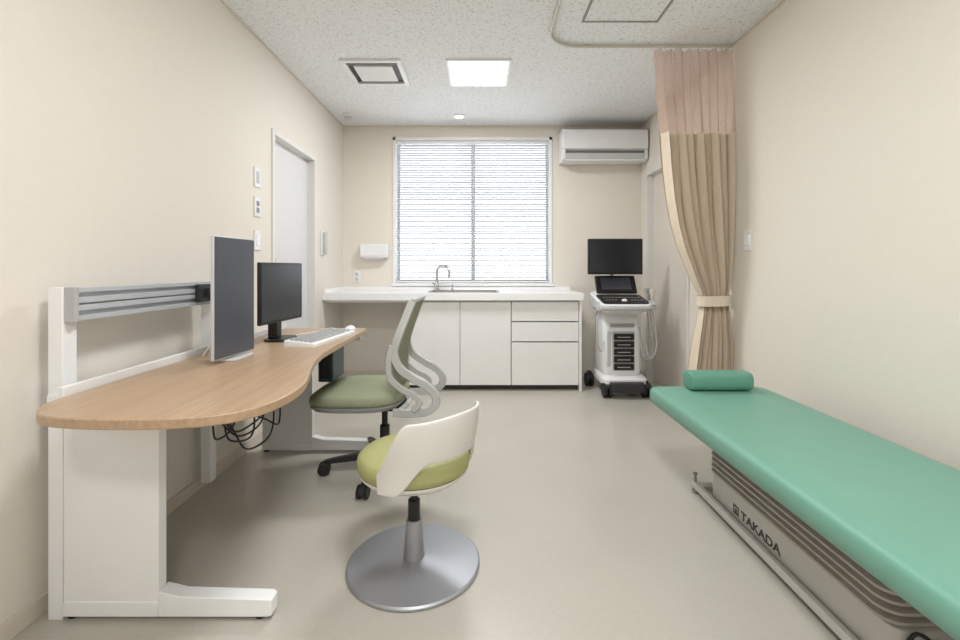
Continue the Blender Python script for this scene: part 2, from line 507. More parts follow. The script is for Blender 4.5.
prof = [(2.465, 1.100, 1.600, .030), (2.2, 1.115, 1.600, .035), (1.94, 1.140, 1.600, .042), (1.7, 1.16, 1.600, .048), (1.5, 1.185, 1.600, .052),
        (1.35, 1.215, 1.598, .052), (1.2, 1.26, 1.596, .050), (1.0, 1.345, 1.588, .040), (0.90, 1.395, 1.575, .028), (0.86, 1.40, 1.572, .026), (0.78, 1.39, 1.583, .035),
        (0.6, 1.355, 1.598, .045), (0.40, 1.325, 1.603, .050)]
def cprof(z):
    for a, c in zip(prof[:-1], prof[1:]):
        if c[0] <= z <= a[0]:
            t = (a[0]-z)/(a[0]-c[0])
            return [a[i] + (c[i]-a[i])*t for i in range(1, 4)]
    return list(prof[-1][1:])
def curtain_surface(z0, z1, nz):
    b = B(); rows = []
    NU = 220; NP = 8.5
    for k in range(nz+1):
        z = z0 + (z1-z0)*k/nz
        xl, xr, amp = cprof(z)
        row = []
        for i in range(NU+1):
            u = i/NU
            ph = 2*pi*NP*u + 0.6*sin(6*u+1.3*z)
            y = YC + amp*(0.7*sin(ph) + 0.3*sin(ph*0.5+1.0+z)) + 0.006*sin(13*u*pi+z*4)
            x = xl + (xr-xl)*(u + 0.012*sin(2*ph))
            row.append((min(x, 1.607), y, z))
        rows.append(row)
    b.stack(rows, cap=False, closed=False)
    return b
curtain_surface(1.935, 0.40, 60).done("drape", M['curtain'], cu, angle=80)
curtain_surface(2.465, 1.935, 24).done("mesh_header", M['net'], cu, angle=80, label="pinkish see-through mesh top of the curtain")
b = B()
L = []
for z in (0.840, 0.855, 0.890, 0.905):
    L.append([(x, y, z + 0.03*(x-1.48)) for x, y in superell(1.486, YC, 0.104, 0.055, 2.6, 40)])
b.stack(L, cap=False).done("tieback", M['tie'], cu, angle=80)
B().tube([(1.580, YC+0.0, 0.875), (1.594, YC+0.02, 0.93), (1.604, YC+0.03, 1.02)], 0.004).done("tieback_cord", M['cord'], cu)

# ------------------------------------------------------------------ wall items
def plate(name, label, cat_, axis, wall, a, z, w, h, holes, group=None, base_m='whitep', rocker='white'):
    def bx(b, da, db, z0, z1, d0, d1):
        if axis == 'L': b.box(wall+d0, wall+d1, a+da, a+db, z0, z1)
        elif axis == 'R': b.box(wall-d1, wall-d0, a+da, a+db, z0, z1)
        else: b.box(a+da, a+db, wall-d1, wall-d0, z0, z1)
        return b
    base = (wall, a, z) if axis in 'LR' else (a, wall, z)
    t = thing(name, label, cat_, base, group=group)
    bx(B(), -w/2, w/2, z-h/2, z+h/2, 0, 0.008).done("cover_plate", M[base_m], t, bevel=0.002)
    for (zz, hh, ww) in holes:
        bx(B(), -ww/2, ww/2, z+zz-hh/2, z+zz+hh/2, 0.007, 0.012).done("rocker" if cat_ == "light switch" else "socket_insert", M[rocker], t, bevel=0.001)
    return t
plate("light_switch", "white wall switch plate, upper one beside the door", "light switch", 'L', XL, 2.78, 1.635, 0.075, 0.12, [(0.0, 0.07, 0.03)], "wall switches by the door", 'whitep', 'lgrey')
plate("light_switch", "white wall switch plate, middle one beside the door", "light switch", 'L', XL, 2.78, 1.455, 0.075, 0.12, [(0.02, 0.03, 0.03), (-0.02, 0.03, 0.03)], "wall switches by the door", 'whitep', 'grey')
plate("light_switch", "white wall switch plate, lowest one beside the door", "light switch", 'L', XL, 2.78, 1.25, 0.075, 0.12, [(0.0, 0.07, 0.045)], "wall switches by the door", 'whitep', 'white')
plate("light_switch", "white rocker switch plate beside the curtain", "light switch", 'R', XR, 2.72, 1.245, 0.072, 0.12, [(0.0, 0.06, 0.045)], None, 'whitep', 'white')
plate("power_outlet", "white double wall outlet above the worktop", "power outlet", 'B', YB, -1.23, 0.995, 0.07, 0.12, [(0.025, 0.03, 0.035), (-0.025, 0.03, 0.035)], None, 'whitep', 'lgrey')

wp = thing("intercom_handset", "slim white wall intercom handset beside the door", "intercom", (XL, 3.92, 1.19))
B().box(XL, XL+0.018, 3.88, 3.96, 1.19, 1.40).done("wall_cradle", M['whitep'], wp, bevel=0.004)
B().box(XL+0.018, XL+0.045, 3.90, 3.945, 1.20, 1.39).done("handset", M['lgrey'], wp, bevel=0.008)

pt = thing("paper_towel_dispenser", "white paper towel dispenser on the wall by the window", "paper towel dispenser", (-1.06, YB, 1.165))
B().box(-1.175, -0.905, YB-0.10, YB, 1.18, 1.315).done("dispenser_body", M['whitep'], pt, bevel=0.01)
B().box(-1.170, -0.910, YB-0.105, YB-0.099, 1.20, 1.31).done("front_cover", M['white'], pt, bevel=0.002)
B().box(-1.125, -0.955, YB-0.075, YB-0.03, 1.168, 1.181).done("paper_towel", M['white'], pt)

# air conditioner
ac = thing("air_conditioner", "white wall-mounted split air conditioner above the trolley", "air conditioner", (1.15, YB, 2.085))
ax0, ax1 = 0.785, 1.597
def extr_x(prof, x0, x1):
    return B().stack([[(x0, y, z) for y, z in prof], [(x1, y, z) for y, z in prof]])
YA = YB
extr_x([(YA, 2.11), (YA, 2.405), (YA-0.21, 2.405), (YA-0.225, 2.395), (YA-0.225, 2.22), (YA-0.19, 2.19), (YA-0.10, 2.11)], ax0, ax1).done("housing", M['whitep'], ac, bevel=0.004)
extr_x([(YA-0.225, 2.212), (YA-0.225, 2.395), (YA-0.235, 2.385), (YA-0.242, 2.30), (YA-0.238, 2.212)], ax0+0.004, ax1-0.004).done("front_panel", M['white'], ac, bevel=0.002)
capp = [(YA-0.225, 2.12), (YA-0.225, 2.212), (YA-0.18, 2.20), (YA-0.10, 2.12), (YA-0.12, 2.105), (YA-0.19, 2.105)]
extr_x(capp, ax0, ax0+0.03).done("end_cap", M['whitep'], ac, bevel=0.004)
extr_x(capp, ax1-0.03, ax1).done("end_cap", M['whitep'], ac, bevel=0.004)
extr_x([(YA-0.205, 2.125), (YA-0.205, 2.208), (YA-0.20, 2.208), (YA-0.195, 2.125)], ax0+0.03, ax1-0.03).done("air_outlet", M['louvre'], ac)
extr_x([(YA-0.222, 2.122), (YA-0.226, 2.172), (YA-0.219, 2.172), (YA-0.213, 2.120)], ax0+0.032, ax1-0.032).done("louvre_flap", M['lgrey'], ac, bevel=0.001)
extr_x([(YA-0.10, 2.105), (YA-0.21, 2.105), (YA-0.215, 2.12), (YA-0.10, 2.12)], ax0+0.03, ax1-0.03).done("bottom_flap", M['whitep'], ac, bevel=0.001)

# ------------------------------------------------------------------ counter
CF = 3.98
def unit(name, label, x0, x1):
    t = thing(name, label, "cabinet", ((x0+x1)/2, 4.25, 0))
    b = B()
    y0, y1 = CF+0.02, YB-0.012
    b.box(x0, x0+0.016, y0, y1, 0.05, 0.798).box(x1-0.016, x1, y0, y1, 0.05, 0.798)
    b.box(x0+0.016, x1-0.016, y0, y1, 0.05, 0.066).box(x0+0.016, x1-0.016, y1-0.01, y1, 0.066, 0.798)
    b.box(x0+0.016, x1-0.016, y0, y0+0.016, 0.782, 0.798)
    b.done("cabinet_body", M['cab'], t, smooth=False)
    B().box(x0, x1, CF+0.06, YB-0.02, 0.0, 0.05).done("plinth", M['kick'], t, smooth=False)
    return t
t = unit("base_cabinet", "white laminate base cabinet with two flat doors under the sink", -0.625, 0.272)
for x0, x1 in ((-0.623, -0.178), (-0.174, 0.270)):
    B().box(x0, x1, CF, CF+0.019, 0.052, 0.780).done("door", M['cab'], t, bevel=0.0015)
t = unit("drawer_cabinet", "white laminate cabinet with three flat drawers", 0.276, 0.868)
for z0, z1 in ((0.052, 0.422), (0.436, 0.600), (0.614, 0.780)):
    d = B().box(0.279, 0.865, CF, CF+0.019, z0, z1).done("drawer", M['cab'], t, bevel=0.0015)
    B().box(0.279, 0.865, CF+0.002, CF+0.016, z1+0.001, z1+0.007).done("pull_strip", M['alu'], sub(d, t['base']))
B().box(0.869, 0.889, CF-0.02, YB-0.01, 0.0, 0.799).done("counter_end_panel", M['cab'], bevel=0.001,
    label="white laminate end panel closing the counter", category="panel")
sx0, sx1, sy0, sy1 = -0.46, 0.16, 4.06, 4.37
wt = thing("worktop", "long white worktop with low upstand along the window wall", "countertop", (-0.24, 4.23, 0.80))
b = B()
wf = 3.935
b.box(XL+0.002, sx0, wf, YB-0.002, 0.80, 0.86).box(sx1, 0.90, wf, YB-0.002, 0.80, 0.86)
b.box(sx0, sx1, wf, sy0, 0.80, 0.86).box(sx0, sx1, sy1, YB-0.002, 0.80, 0.86)
b.done("worktop_slab", M['worktop'], wt, smooth=False)
B().box(XL+0.002, 0.90, YB-0.020, YB-0.002, 0.86, 0.895).done("upstand", M['worktop'], wt, bevel=0.002)
B().box(XL+0.002, XL+0.02, wf+0.02, YB-0.02, 0.86, 0.895).done("side_upstand", M['worktop'], wt, bevel=0.002)
B().box(XL+0.002, -0.63, CF+0.02, CF+0.04, 0.775, 0.80).done("apron", M['cab'], wt, bevel=0.001)

sk = thing("sink", "stainless steel rectangular sink set in the worktop", "sink", (-0.15, 4.21, 0.70))
b = B()
cx, cy = (sx0+sx1)/2, (sy0+sy1)/2
hx, hy = (sx1-sx0)/2, (sy1-sy0)/2
lp = []
for (dx, z, r) in [(0.015, 0.861, 0.05), (0.015, 0.865, 0.05), (0.0, 0.867, 0.045), (-0.008, 0.860, 0.04), (-0.014, 0.72, 0.04), (-0.04, 0.70, 0.03)]:
    lp.append([(x, y, z) for x, y in rrect(cx, cy, hx+dx, hy+dx, r)])
b.stack(lp, cap=False)
b.bm.faces.new([b.bm.verts.new(p) for p in lp[-1]])
b.done("basin", M['steel'], sk)
B().lathe((cx, cy), [(0.035, 0.7005), (0.035, 0.704), (0.001, 0.704)], 24).done("drain", M['dark'], sk)

fx, fy = -0.42, 4.42
fc = thing("faucet", "chrome gooseneck faucet beside the sink", "faucet", (fx, fy, 0.86))
B().lathe((fx, fy), [(0.030, 0.8605), (0.030, 0.872), (0.020, 0.885), (0.018, 0.94), (0.014, 0.95)], 24).done("faucet_body", M['chrome'], fc)
pts = [(fx, fy, 0.94), (fx, fy, 1.02)]
for k in range(0, 9):
    a = pi - k*pi/8
    q = 0.06+0.06*cos(a)
    pts.append((fx + q*1.05, fy - q*0.85, 1.04+0.062*sin(a)))
pts.append((fx+0.127, fy-0.103, 0.985))
B().tube(pts, 0.0125, seg=12, smooth=3).done("spout", M['chrome'], fc)
B().cyl((fx, fy, 0.905), (fx-0.045, fy-0.02, 0.935), 0.008, 0.006).done("lever", M['chrome'], fc)
sb = thing("soap_pump", "small chrome soap pump beside the faucet", "soap dispenser", (-0.27, 4.43, 0.86))
B().lathe((-0.27, 4.43), [(0.016, 0.8605), (0.016, 0.868), (0.007, 0.872), (0.007, 0.92)], 16).done("pump_stem", M['chrome'], sb)
B().cyl((-0.27, 4.435, 0.922), (-0.27, 4.37, 0.918), 0.006).done("pump_nozzle", M['chrome'], sb)

# ------------------------------------------------------------------ desk
dk = thing("doctor_desk", "curved light oak topped desk with white metal frame and rear rail", "desk", (-1.0, 1.9, 0))
out = [(-1.165, 2.72), (-1.165, 1.25), (-1.155, 1.20), (-1.13, 1.155), (-1.09, 1.118), (-1.04, 1.097), (-0.95, 1.083), (-0.85, 1.078), (-0.75, 1.083), (-0.67, 1.10),
       (-0.61, 1.135), (-0.57, 1.19), (-0.55, 1.26), (-0.543, 1.33), (-0.548, 1.41), (-0.566, 1.49), (-0.592, 1.58), (-0.618, 1.67), (-0.642, 1.77), (-0.660, 1.88), (-0.67, 2.0), (-0.673, 2.69), (-0.69, 2.72)]
smc = cat([Vector((x, y, 0)) for x, y in out[1:-1]], 4)
poly = [out[0]] + [(v.x, v.y) for v in smc] + [out[-1]]
B().prism(poly, 0.693, 0.72).done("desktop", M['wood'], dk, bevel=0.004, seg=3, angle=50)
B().box(-1.325, -1.168, 1.385, 2.74, 0.665, 0.690).box(-1.184, -1.168, 1.27, 2.74, 0.675, 0.745).done("rear_ledge", M['whitep'], dk, bevel=0.002)
for y in (1.39, 2.15):
    B().box(-1.325, -1.280, y, y+0.05, 0.0 if y < 2 else 0.06, 1.020).done("upright", M['white'], dk, bevel=0.002)
b = B()
yr0, yr1 = 1.41, 2.17
b.box(-1.280, -1.266, yr0, yr1, 0.915, 1.018)
for z0, z1 in ((0.915, 0.930), (0.946, 0.964), (0.970, 0.988), (1.003, 1.018)):
    b.box(-1.266, -1.252, yr0, yr1, z0, z1)
b.done("equipment_rail", M['alu'], dk, bevel=0.001)
B().box(-1.281, -1.246, yr0-0.016, yr0, 0.912, 1.021).done("rail_end_cap", M['mgrey'], dk, bevel=0.002)
B().box(-1.281, -1.246, yr1, yr1+0.016, 0.912, 1.021).done("rail_end_cap", M['mgrey'], dk, bevel=0.002)
B().box(-1.252, -1.228, 1.99, 2.10, 0.930, 1.008).box(-1.228, -1.210, 2.03, 2.09, 0.95, 0.99).done("rail_clamp", M['dark'], dk, bevel=0.003)
def leg(y):
    B().box(-1.278, -0.985, y, y+0.035, 0.055, 0.665).done("leg_panel", M['white'], dk, bevel=0.002)
    B().box(-1.278, -0.985, y-0.004, y+0.045, 0.012, 0.058).stack([
        [(-0.985, y-0.004, 0.012), (-0.985, y+0.045, 0.012), (-0.985, y+0.045, 0.090), (-0.985, y-0.004, 0.090)],
        [(-0.92, y-0.004, 0.012), (-0.92, y+0.045, 0.012), (-0.92, y+0.045, 0.074), (-0.92, y-0.004, 0.074)],
        [(-0.65, y-0.004, 0.012), (-0.65, y+0.045, 0.012), (-0.65, y+0.045, 0.066), (-0.65, y-0.004, 0.066)],
        [(-0.638, y+0.000, 0.014), (-0.638, y+0.041, 0.014), (-0.638, y+0.041, 0.060), (-0.638, y+0.000, 0.060)]]).done("leg_foot", M['white'], dk, bevel=0.003)
    for x in (-1.26, -0.68):
        B().lathe((x, y+0.02), [(0.016, 0.0), (0.018, 0.004), (0.018, 0.012), (0.008, 0.013)], 16).done("levelling_foot", M['black'], dk)
leg(1.39)
leg(2.66)
for y in (1.40, 2.65):
    B().box(-1.27, -0.70, y, y+0.04, 0.655, 0.693).done("top_bracket", M['white'], dk, bevel=0.002)
B().box(-1.225, -1.205, 1.425, 2.66, 0.50, 0.665).done("modesty_panel", M['whitep'], dk, bevel=0.002)
B().box(-1.205, -1.06, 1.45, 2.60, 0.585, 0.60).box(-1.07, -1.06, 1.45, 2.60, 0.60, 0.64).done("cable_tray", M['grey'], dk, bevel=0.002)

pc = thing("computer_case", "slim dark slate computer case hung beneath the desktop", "computer", (-0.82, 2.50, 0.47))
B().box(-0.865, -0.785, 2.42, 2.62, 0.47, 0.690).done("case_body", M['blueleg'], pc, bevel=0.006)
B().box(-0.855, -0.795, 2.414, 2.421, 0.49, 0.67).done("front_bezel", M['black'], pc, bevel=0.002)

ps = thing("power_strip", "black power strip with tangled black cables under the desk", "power strip", (-0.98, 1.75, 0.56))
B().box(-1.05, -0.98, 1.52, 1.86, 0.601, 0.640).done("strip_body", M['black'], ps, bevel=0.004)
for i in range(4):
    B().box(-0.978, -0.950, 1.55+i*0.075, 1.585+i*0.075, 0.608, 0.635).done("plug", M['black'] if i % 2 else M['lgrey'], ps, bevel=0.004)
loops = [
    [(-0.95, 1.56, .62), (-0.91, 1.60, .53), (-0.90, 1.70, .45), (-0.88, 1.82, .46), (-0.88, 1.86, .56), (-0.93, 1.80, .61), (-1.03, 1.78, .61)],
    [(-0.95, 1.64, .62), (-0.90, 1.66, .48), (-0.89, 1.74, .385), (-0.86, 1.86, .40), (-0.87, 1.90, .52), (-0.92, 1.86, .60), (-1.03, 1.88, .61)],
    [(-0.95, 1.70, .62), (-0.93, 1.66, .52), (-0.92, 1.74, .455), (-0.88, 1.90, .50), (-0.90, 1.98, .60), (-1.03, 2.0, .61)],
    [(-0.95, 1.78, .62), (-0.89, 1.78, .52), (-0.87, 1.72, .44), (-0.90, 1.62, .47), (-0.93, 1.68, .56), (-0.88, 1.84, .47), (-0.86, 1.94, .42), (-0.90, 2.0, .56), (-1.03, 2.05, .61)],
    [(-0.96, 1.60, .62), (-0.92, 1.56, .54), (-0.93, 1.60, .475), (-0.93, 1.70, .48), (-0.95, 1.78, .56), (-1.02, 1.80, .61)]]
for lp_ in loops:
    B().tube(lp_, 0.0036, seg=6, smooth=8).done("cable", M['black'], ps)

m1 = thing("portrait_monitor", "tall portrait-format monitor with dark screen standing on desk", "monitor", (-1.0, 1.78, 0.72))
ang = math.atan2(0.246, 0.022)
def slab(cx, cy, length, z0, z1, d0, d1, a):
    b = B(); b.box(-length/2, length/2, -d1, -d0, z0, z1)
    m = Matrix.Translation((cx, cy, 0)) @ Matrix.Rotation(a, 4, 'Z')
    b.xf(m); return b
c1 = (-0.960, 1.778)
slab(c1[0], c1[1], 0.250, 0.738, 1.200, -0.014, 0.0, ang).done("monitor_housing", M['lgrey'], m1, bevel=0.003)
slab(c1[0], c1[1], 0.244, 0.743, 1.195, 0.0, 0.002, ang).done("screen", M['screen'], m1)
slab(c1[0], c1[1], 0.12, 0.84, 1.08, -0.036, -0.014, ang).done("rear_bulge", M['lgrey'], m1, bevel=0.008)
B().box(-1.035, -1.0, 1.79, 1.84, 0.730, 0.95).done("stand_neck", M['lgrey'], m1, bevel=0.006)
B().prism(rrect(-0.99, 1.81, 0.055, 0.075, 0.02), 0.720, 0.731).done("stand_base", M['lgrey'], m1, bevel=0.003)

m2 = thing("desktop_monitor", "black landscape monitor on a stand on the desk", "monitor", (-1.02, 2.27, 0.72))
ang2 = math.atan2(0.40, 0.040)
c2 = (-0.980, 2.255)
slab(c2[0], c2[1], 0.385, 0.815, 1.106, -0.018, 0.0, ang2).done("monitor_housing", M['black'], m2, bevel=0.003)
slab(c2[0], c2[1], 0.375, 0.830, 1.100, 0.0, 0.002, ang2).done("screen", M['screen2'], m2)
B().box(-1.05, -1.005, 2.24, 2.30, 0.73, 0.96).done("stand_neck", M['black'], m2, bevel=0.005)
B().prism(superell(-1.0, 2.28, 0.065, 0.09, 3, 32), 0.72, 0.731).done("stand_base", M['black'], m2, bevel=0.003)

kb = thing("keyboard", "white computer keyboard on the oak desktop", "keyboard", (-0.795, 2.29, 0.72), rot=radians(82))
B().stack([[(x, y, 0.0) for x, y in rrect(0, 0, 0.225, 0.078, 0.01)], [(x, y, 0.018+0.08*y) for x, y in rrect(0, 0, 0.225, 0.078, 0.01)],
           [(x, y, 0.022+0.08*y) for x, y in rrect(0, 0, 0.220, 0.073, 0.008)]]).done("keyboard_case", M['whitep'], kb, world=False)
b = B()
for r in range(5):
    for c in range(20):
        x = -0.208 + c*0.0215 + (0.006 if c > 14 else 0); y = -0.058 + r*0.0235
        zz = 0.022 + 0.08*y
        if r == 0 and 4 <= c <= 9:
            if c > 4: continue
            b.box(x, x+0.124, y, y+0.018, zz, zz+0.008)
        elif x + 0.0185 < 0.222:
            b.box(x, x+0.0170, y, y+0.018, zz, zz+0.008)
b.done("keycaps", M['mgrey'], kb, world=False, bevel=0.001)
B().tube([(0.19, 0.07, 0.012), (0.22, 0.12, 0.01), (0.12, 0.18, 0.006), (0.0, 0.20, 0.006), (-0.1, 0.26, 0.006)], 0.0025, seg=6).done("keyboard_cable", M['cablewhite'], kb, world=False)
ms = thing("computer_mouse", "small white mouse beside the keyboard", "mouse", (-0.745, 2.60, 0.72), rot=radians(-8))
B().ball((0, 0, 0.0), 0.05, (0.6, 1.0, 0.62)).done("mouse_body", M['whitep'], ms, world=False)
for o_ in ms['obj'].children:
    for v in o_.data.vertices:
        if v.co.z < 0: v.co.z = 0
B().box(-0.003, 0.003, 0.015, 0.03, 0.027, 0.0325).done("scroll_wheel", M['grey'], ms, world=False, bevel=0.001)

cbw = thing("monitor_cable", "thin light cables hanging from rail behind the monitor", "cable", (-1.2, 2.05, 0.745))
for i in range(4):
    y = 2.03 + 0.02*i
    B().tube([(-1.20, y+0.02, 0.97-0.01*i), (-1.13+0.01*i, y-0.06, 0.95), (-1.115+0.008*i, y-0.13, 0.86), (-1.11, y-0.16+0.02*i, 0.77), (-1.12+0.01*i, y-0.20, 0.725)], 0.003, seg=6).done("cable", M['cablegrey'] if i % 2 else M['cablewhite'], cbw)
B().cyl((-1.20, 2.06, 0.99), (-1.17, 2.05, 0.985), 0.006).done("connector", M['redpart'], cbw)

# ------------------------------------------------------------------ task chair
ch = thing("task_chair", "office swivel chair with green seat and silver S-shaped back frame", "office chair", (-0.51, 2.43, 0))
W = dict(world=False)
b = B()
b.lathe((0, 0), [(0.035, 0.055), (0.042, 0.07), (0.042, 0.11), (0.030, 0.125)], 24)
for a in (-97, -169, -241, -313, -25):
    a = radians(a)
    d = Vector((cos(a), sin(a), 0)); n = Vector((-sin(a), cos(a), 0))
    L = []
    for (r, z, w, h) in ((0.02, 0.090, 0.026, 0.020), (0.15, 0.082, 0.022, 0.016), (0.28, 0.070, 0.017, 0.011), (0.312, 0.066, 0.012, 0.008)):
        c = d*r + Vector((0, 0, z))
        L.append([c + n*w - Vector((0,0,h)), c + n*w*0.8 + Vector((0,0,h)), c - n*w*0.8 + Vector((0,0,h)), c - n*w - Vector((0,0,h))])
    b.stack(L)
b.done("star_base", M['black'], ch, bevel=0.003, **W)
for a in (-97, -169, -241, -313, -25):
    a = radians(a)
    d = Vector((cos(a), sin(a), 0)); n = Vector((-sin(a), cos(a), 0))
    c = d*0.31
    b = B()
    b.cyl(c + Vector((0,0,0.060)), c + Vector((0,0,0.030)), 0.008, seg=10)
    b.cyl(c - n*0.010 + Vector((0,0,0.034)), c + n*0.010 + Vector((0,0,0.034)), 0.026, seg=20)
    cs = b.done("caster", M['dark'], ch, bevel=0.002, **W)
    for s_ in (-1, 1):
        B().cyl(c + n*0.010*s_ + Vector((0,0,0.032)), c + n*0.026*s_ + Vector((0,0,0.032)), 0.032, seg=24).done("wheel", M['black'], {'obj': cs, 'base': (0,0,0)}, bevel=0.003, **W)
B().lathe((0, 0), [(0.026, 0.12), (0.026, 0.24), (0.016, 0.245), (0.016, 0.36)], 24).done("gas_column", M['black'], ch, **W)
B().prism(rrect(-0.02, 0, 0.13, 0.08, 0.03), 0.335, 0.372).done("tilt_mechanism", M['dark'], ch, bevel=0.006, **W)
def seat_loops(cx, spec):
    L = []
    for (sx, sy, z, drop) in spec:
        lp = []
        for x, y in superell(cx, 0, sx, sy, 3.0, 56):
            f = max(0, (cx - x)/sx - 0.3)
            lp.append((x, y, z - drop*f*f))
        L.append(lp)
    return L
B().stack(seat_loops(-0.125, [(0.20, 0.19, 0.368, .01), (0.225, 0.235, 0.375, .02), (0.240, 0.245, 0.392, .03), (0.240, 0.245, 0.400, .03)])).done("seat_shell", M['grey'], ch, **W)
B().stack(seat_loops(-0.125, [(0.237, 0.240, 0.400, .03), (0.245, 0.250, 0.415, .03), (0.242, 0.247, 0.438, .035), (0.225, 0.230, 0.453, .04), (0.17, 0.165, 0.460, .04), (0.06, 0.06, 0.458, .04)])).done("seat", M['green_seat'], ch, angle=60, **W)
prof_back = [(0.085, 0.50), (0.078, 0.56), (0.082, 0.64), (0.105, 0.735), (0.138, 0.83), (0.168, 0.91)]
P = cat([(x, 0, z) for x, z in prof_back], 5)
rows = []
for p in P:
    t = (p.z - 0.5)/0.41
    hw = 0.20 + 0.015*sin(pi*min(1, t*1.1)) - 0.03*t
    rows.append([(p.x + 0.03 - 0.03*((k/12*2-1)**2), (k/12*2-1)*hw, p.z) for k in range(13)])
b = B(); b.stack(rows, cap=False, closed=False)
bo = b.done("backrest_mesh", M['mesh_back'], ch, angle=80, **W)
md = bo.modifiers.new("solid", 'SOLIDIFY'); md.thickness = 0.006
for s_ in (-1, 1):
    k = s_
    B().ribbon_xz([(0.174, 0.915, -0.03*k), (0.141, 0.83, -0.015*k), (0.106, 0.735, 0), (0.088, 0.66, 0), (0.115, 0.59, 0), (0.18, 0.54, 0), (0.25, 0.50, 0), (0.292, 0.45, 0), (0.285, 0.40, 0), (0.22, 0.370, 0), (0.08, 0.362, -0.02*k)],
                  0.040, 0.026, s_*0.205).done("back_frame", M['chairframe'], ch, angle=50, **W)
    B().ribbon_xz([(0.080, 0.70, 0), (0.062, 0.62, 0), (0.072, 0.54, 0), (0.13, 0.485, 0), (0.195, 0.450, 0), (0.215, 0.415, 0), (0.18, 0.385, 0)],
                  0.030, 0.020, s_*0.212).done("lumbar_strut", M['chairframe'], ch, angle=50, **W)
B().tube([(0.174, -0.175, 0.915), (0.195, -0.1, 0.922), (0.202, 0, 0.925), (0.195, 0.1, 0.922), (0.174, 0.175, 0.915)], 0.013, seg=10).done("top_frame_bar", M['chairframe'], ch, **W)
B().tube([(0.11, -0.20, 0.372), (0.13, 0, 0.365), (0.11, 0.20, 0.372)], 0.014, seg=10).done("rear_crossbar", M['chairframe'], ch, **W)

# ------------------------------------------------------------------ swivel stool
stl = thing("swivel_stool", "round swivel stool with green cushion and white wraparound back", "stool", (-0.241, 1.657, 0))
B().lathe((0, 0), [(0.236, 0.0), (0.240, 0.004), (0.240, 0.010), (0.234, 0.015), (0.15, 0.021), (0.06, 0.026), (0.034, 0.030)], 96).done("disc_base", M['disc'], stl, **W)
B().lathe((0, 0), [(0.038, 0.028), (0.036, 0.05), (0.029, 0.16), (0.028, 0.165)], 32).done("column_sleeve", M['disc'], stl, **W)
B().lathe((0, 0), [(0.022, 0.16), (0.022, 0.235), (0.014, 0.24), (0.014, 0.33)], 24).done("gas_column", M['black'], stl, **W)
B().lathe((0, 0), [(0.04, 0.318), (0.12, 0.322), (0.180, 0.336), (0.196, 0.352), (0.196, 0.360), (0.1, 0.360)], 64).done("seat_pan", M['slatewhite'], stl, **W)
B().lathe((0, 0), [(0.190, 0.360), (0.200, 0.366), (0.204, 0.385), (0.200, 0.405), (0.183, 0.418), (0.12, 0.423), (0.02, 0.422)], 64).done("cushion", M['green_cush'], stl, angle=60, **W)
thc = radians(-40)
def smooth01(t):
    t = max(0, min(1, t)); return t*t*(3-2*t)
rows = []
NA, NV = 72, 12
for i in range(NA+1):
    a = -76 + 152*i/NA
    aa = abs(a)
    zt = 0.598 - 0.012*smooth01(aa/50) - 0.18*smooth01((aa-46)/34)
    zb = 0.452 - 0.105*smooth01((aa-28)/32)
    row = []
    for k in range(NV+1):
        v = k/NV
        z = zb + (zt-zb)*v
        r = 0.208 + 0.024*smooth01((z-0.35)/0.24)
        th = thc + radians(a)
        row.append((r*cos(th), r*sin(th), z))
    rows.append(row)
b = B(); b.stack(rows, cap=False, closed=False)
o = b.done("backrest_shell", M['slatewhite'], stl, angle=80, **W)
md = o.modifiers.new("solid", 'SOLIDIFY'); md.thickness = 0.012; md.offset = 0
md = o.modifiers.new("bev", 'BEVEL'); md.width = 0.003; md.segments = 2; md.limit_method = 'ANGLE'

# ------------------------------------------------------------------ examination bed
BX0, BX1, BY0, BY1 = 0.88, 1.48, 0.55, 2.39
bd = thing("examination_bed", "mint green padded examination bed on a grey lifting base", "examination bed", (1.2, 1.5, 0))
cx, cy, hx, hy = (BX0+BX1)/2, (BY0+BY1)/2, (BX1-BX0)/2, (BY1-BY0)/2
L = []
for (d, z) in [(-0.03, 0.383), (-0.008, 0.385), (0, 0.394), (0, 0.440), (-0.004, 0.452), (-0.014, 0.460), (-0.035, 0.464), (-0.10, 0.465)]:
    L.append([(x, y, z) for x, y in rrect(cx, cy, hx+d, hy+d, 0.05, 8)])
B().stack(L).done("padded_top", M['bed'], bd, angle=60)
B().box(1.02, 1.40, 0.85, 2.15, 0.355, 0.384).done("top_frame", M['bedgrey'], bd, bevel=0.003)
# bellows : stacked folds, each with a flat lip and a deep groove
L = []
nb = 8
hz = (0.355-0.155)/nb
for i in range(nb):
    z = 0.155 + i*hz
    for (d, f) in ((-0.030, 0.0), (0.0, 0.30), (0.0, 0.62), (-0.030, 0.92)):
        L.append([(x, y, z+f*hz) for x, y in rrect(1.235, 1.62, 0.192+d, 0.46+d, 0.05, 6)])
B().stack(L).done("bellows", M['bellow'], bd, angle=20)
L = []
for (d, z) in [(0.0, 0.03), (0.0, 0.11), (-0.006, 0.15), (-0.02, 0.156)]:
    L.append([(x, y, z) for x, y in rrect(1.235, 1.62, 0.178+d, 0.47+d, 0.04, 6)])
B().stack(L).done("base_cover", M['bedgrey'], bd, angle=40)
for x in (1.026, 1.414):
    B().box(x, x+0.025, 0.75, 2.21, 0.022, 0.052).done("floor_rail", M['bedgrey'], bd, bevel=0.004)
for y in (2.14, 0.78):
    B().box(1.051, 1.414, y, y+0.045, 0.024, 0.048).done("cross_member", M['bedgrey'], bd, bevel=0.003)
for x in (1.038, 1.426):
    for y in (0.79, 2.185):
        B().lathe((x, y), [(0.016, 0.0), (0.018, 0.004), (0.018, 0.012), (0.006, 0.014), (0.006, 0.085), (0.010, 0.087), (0.010, 0.094)], 16).done("adjustable_foot", M['grey'], bd)
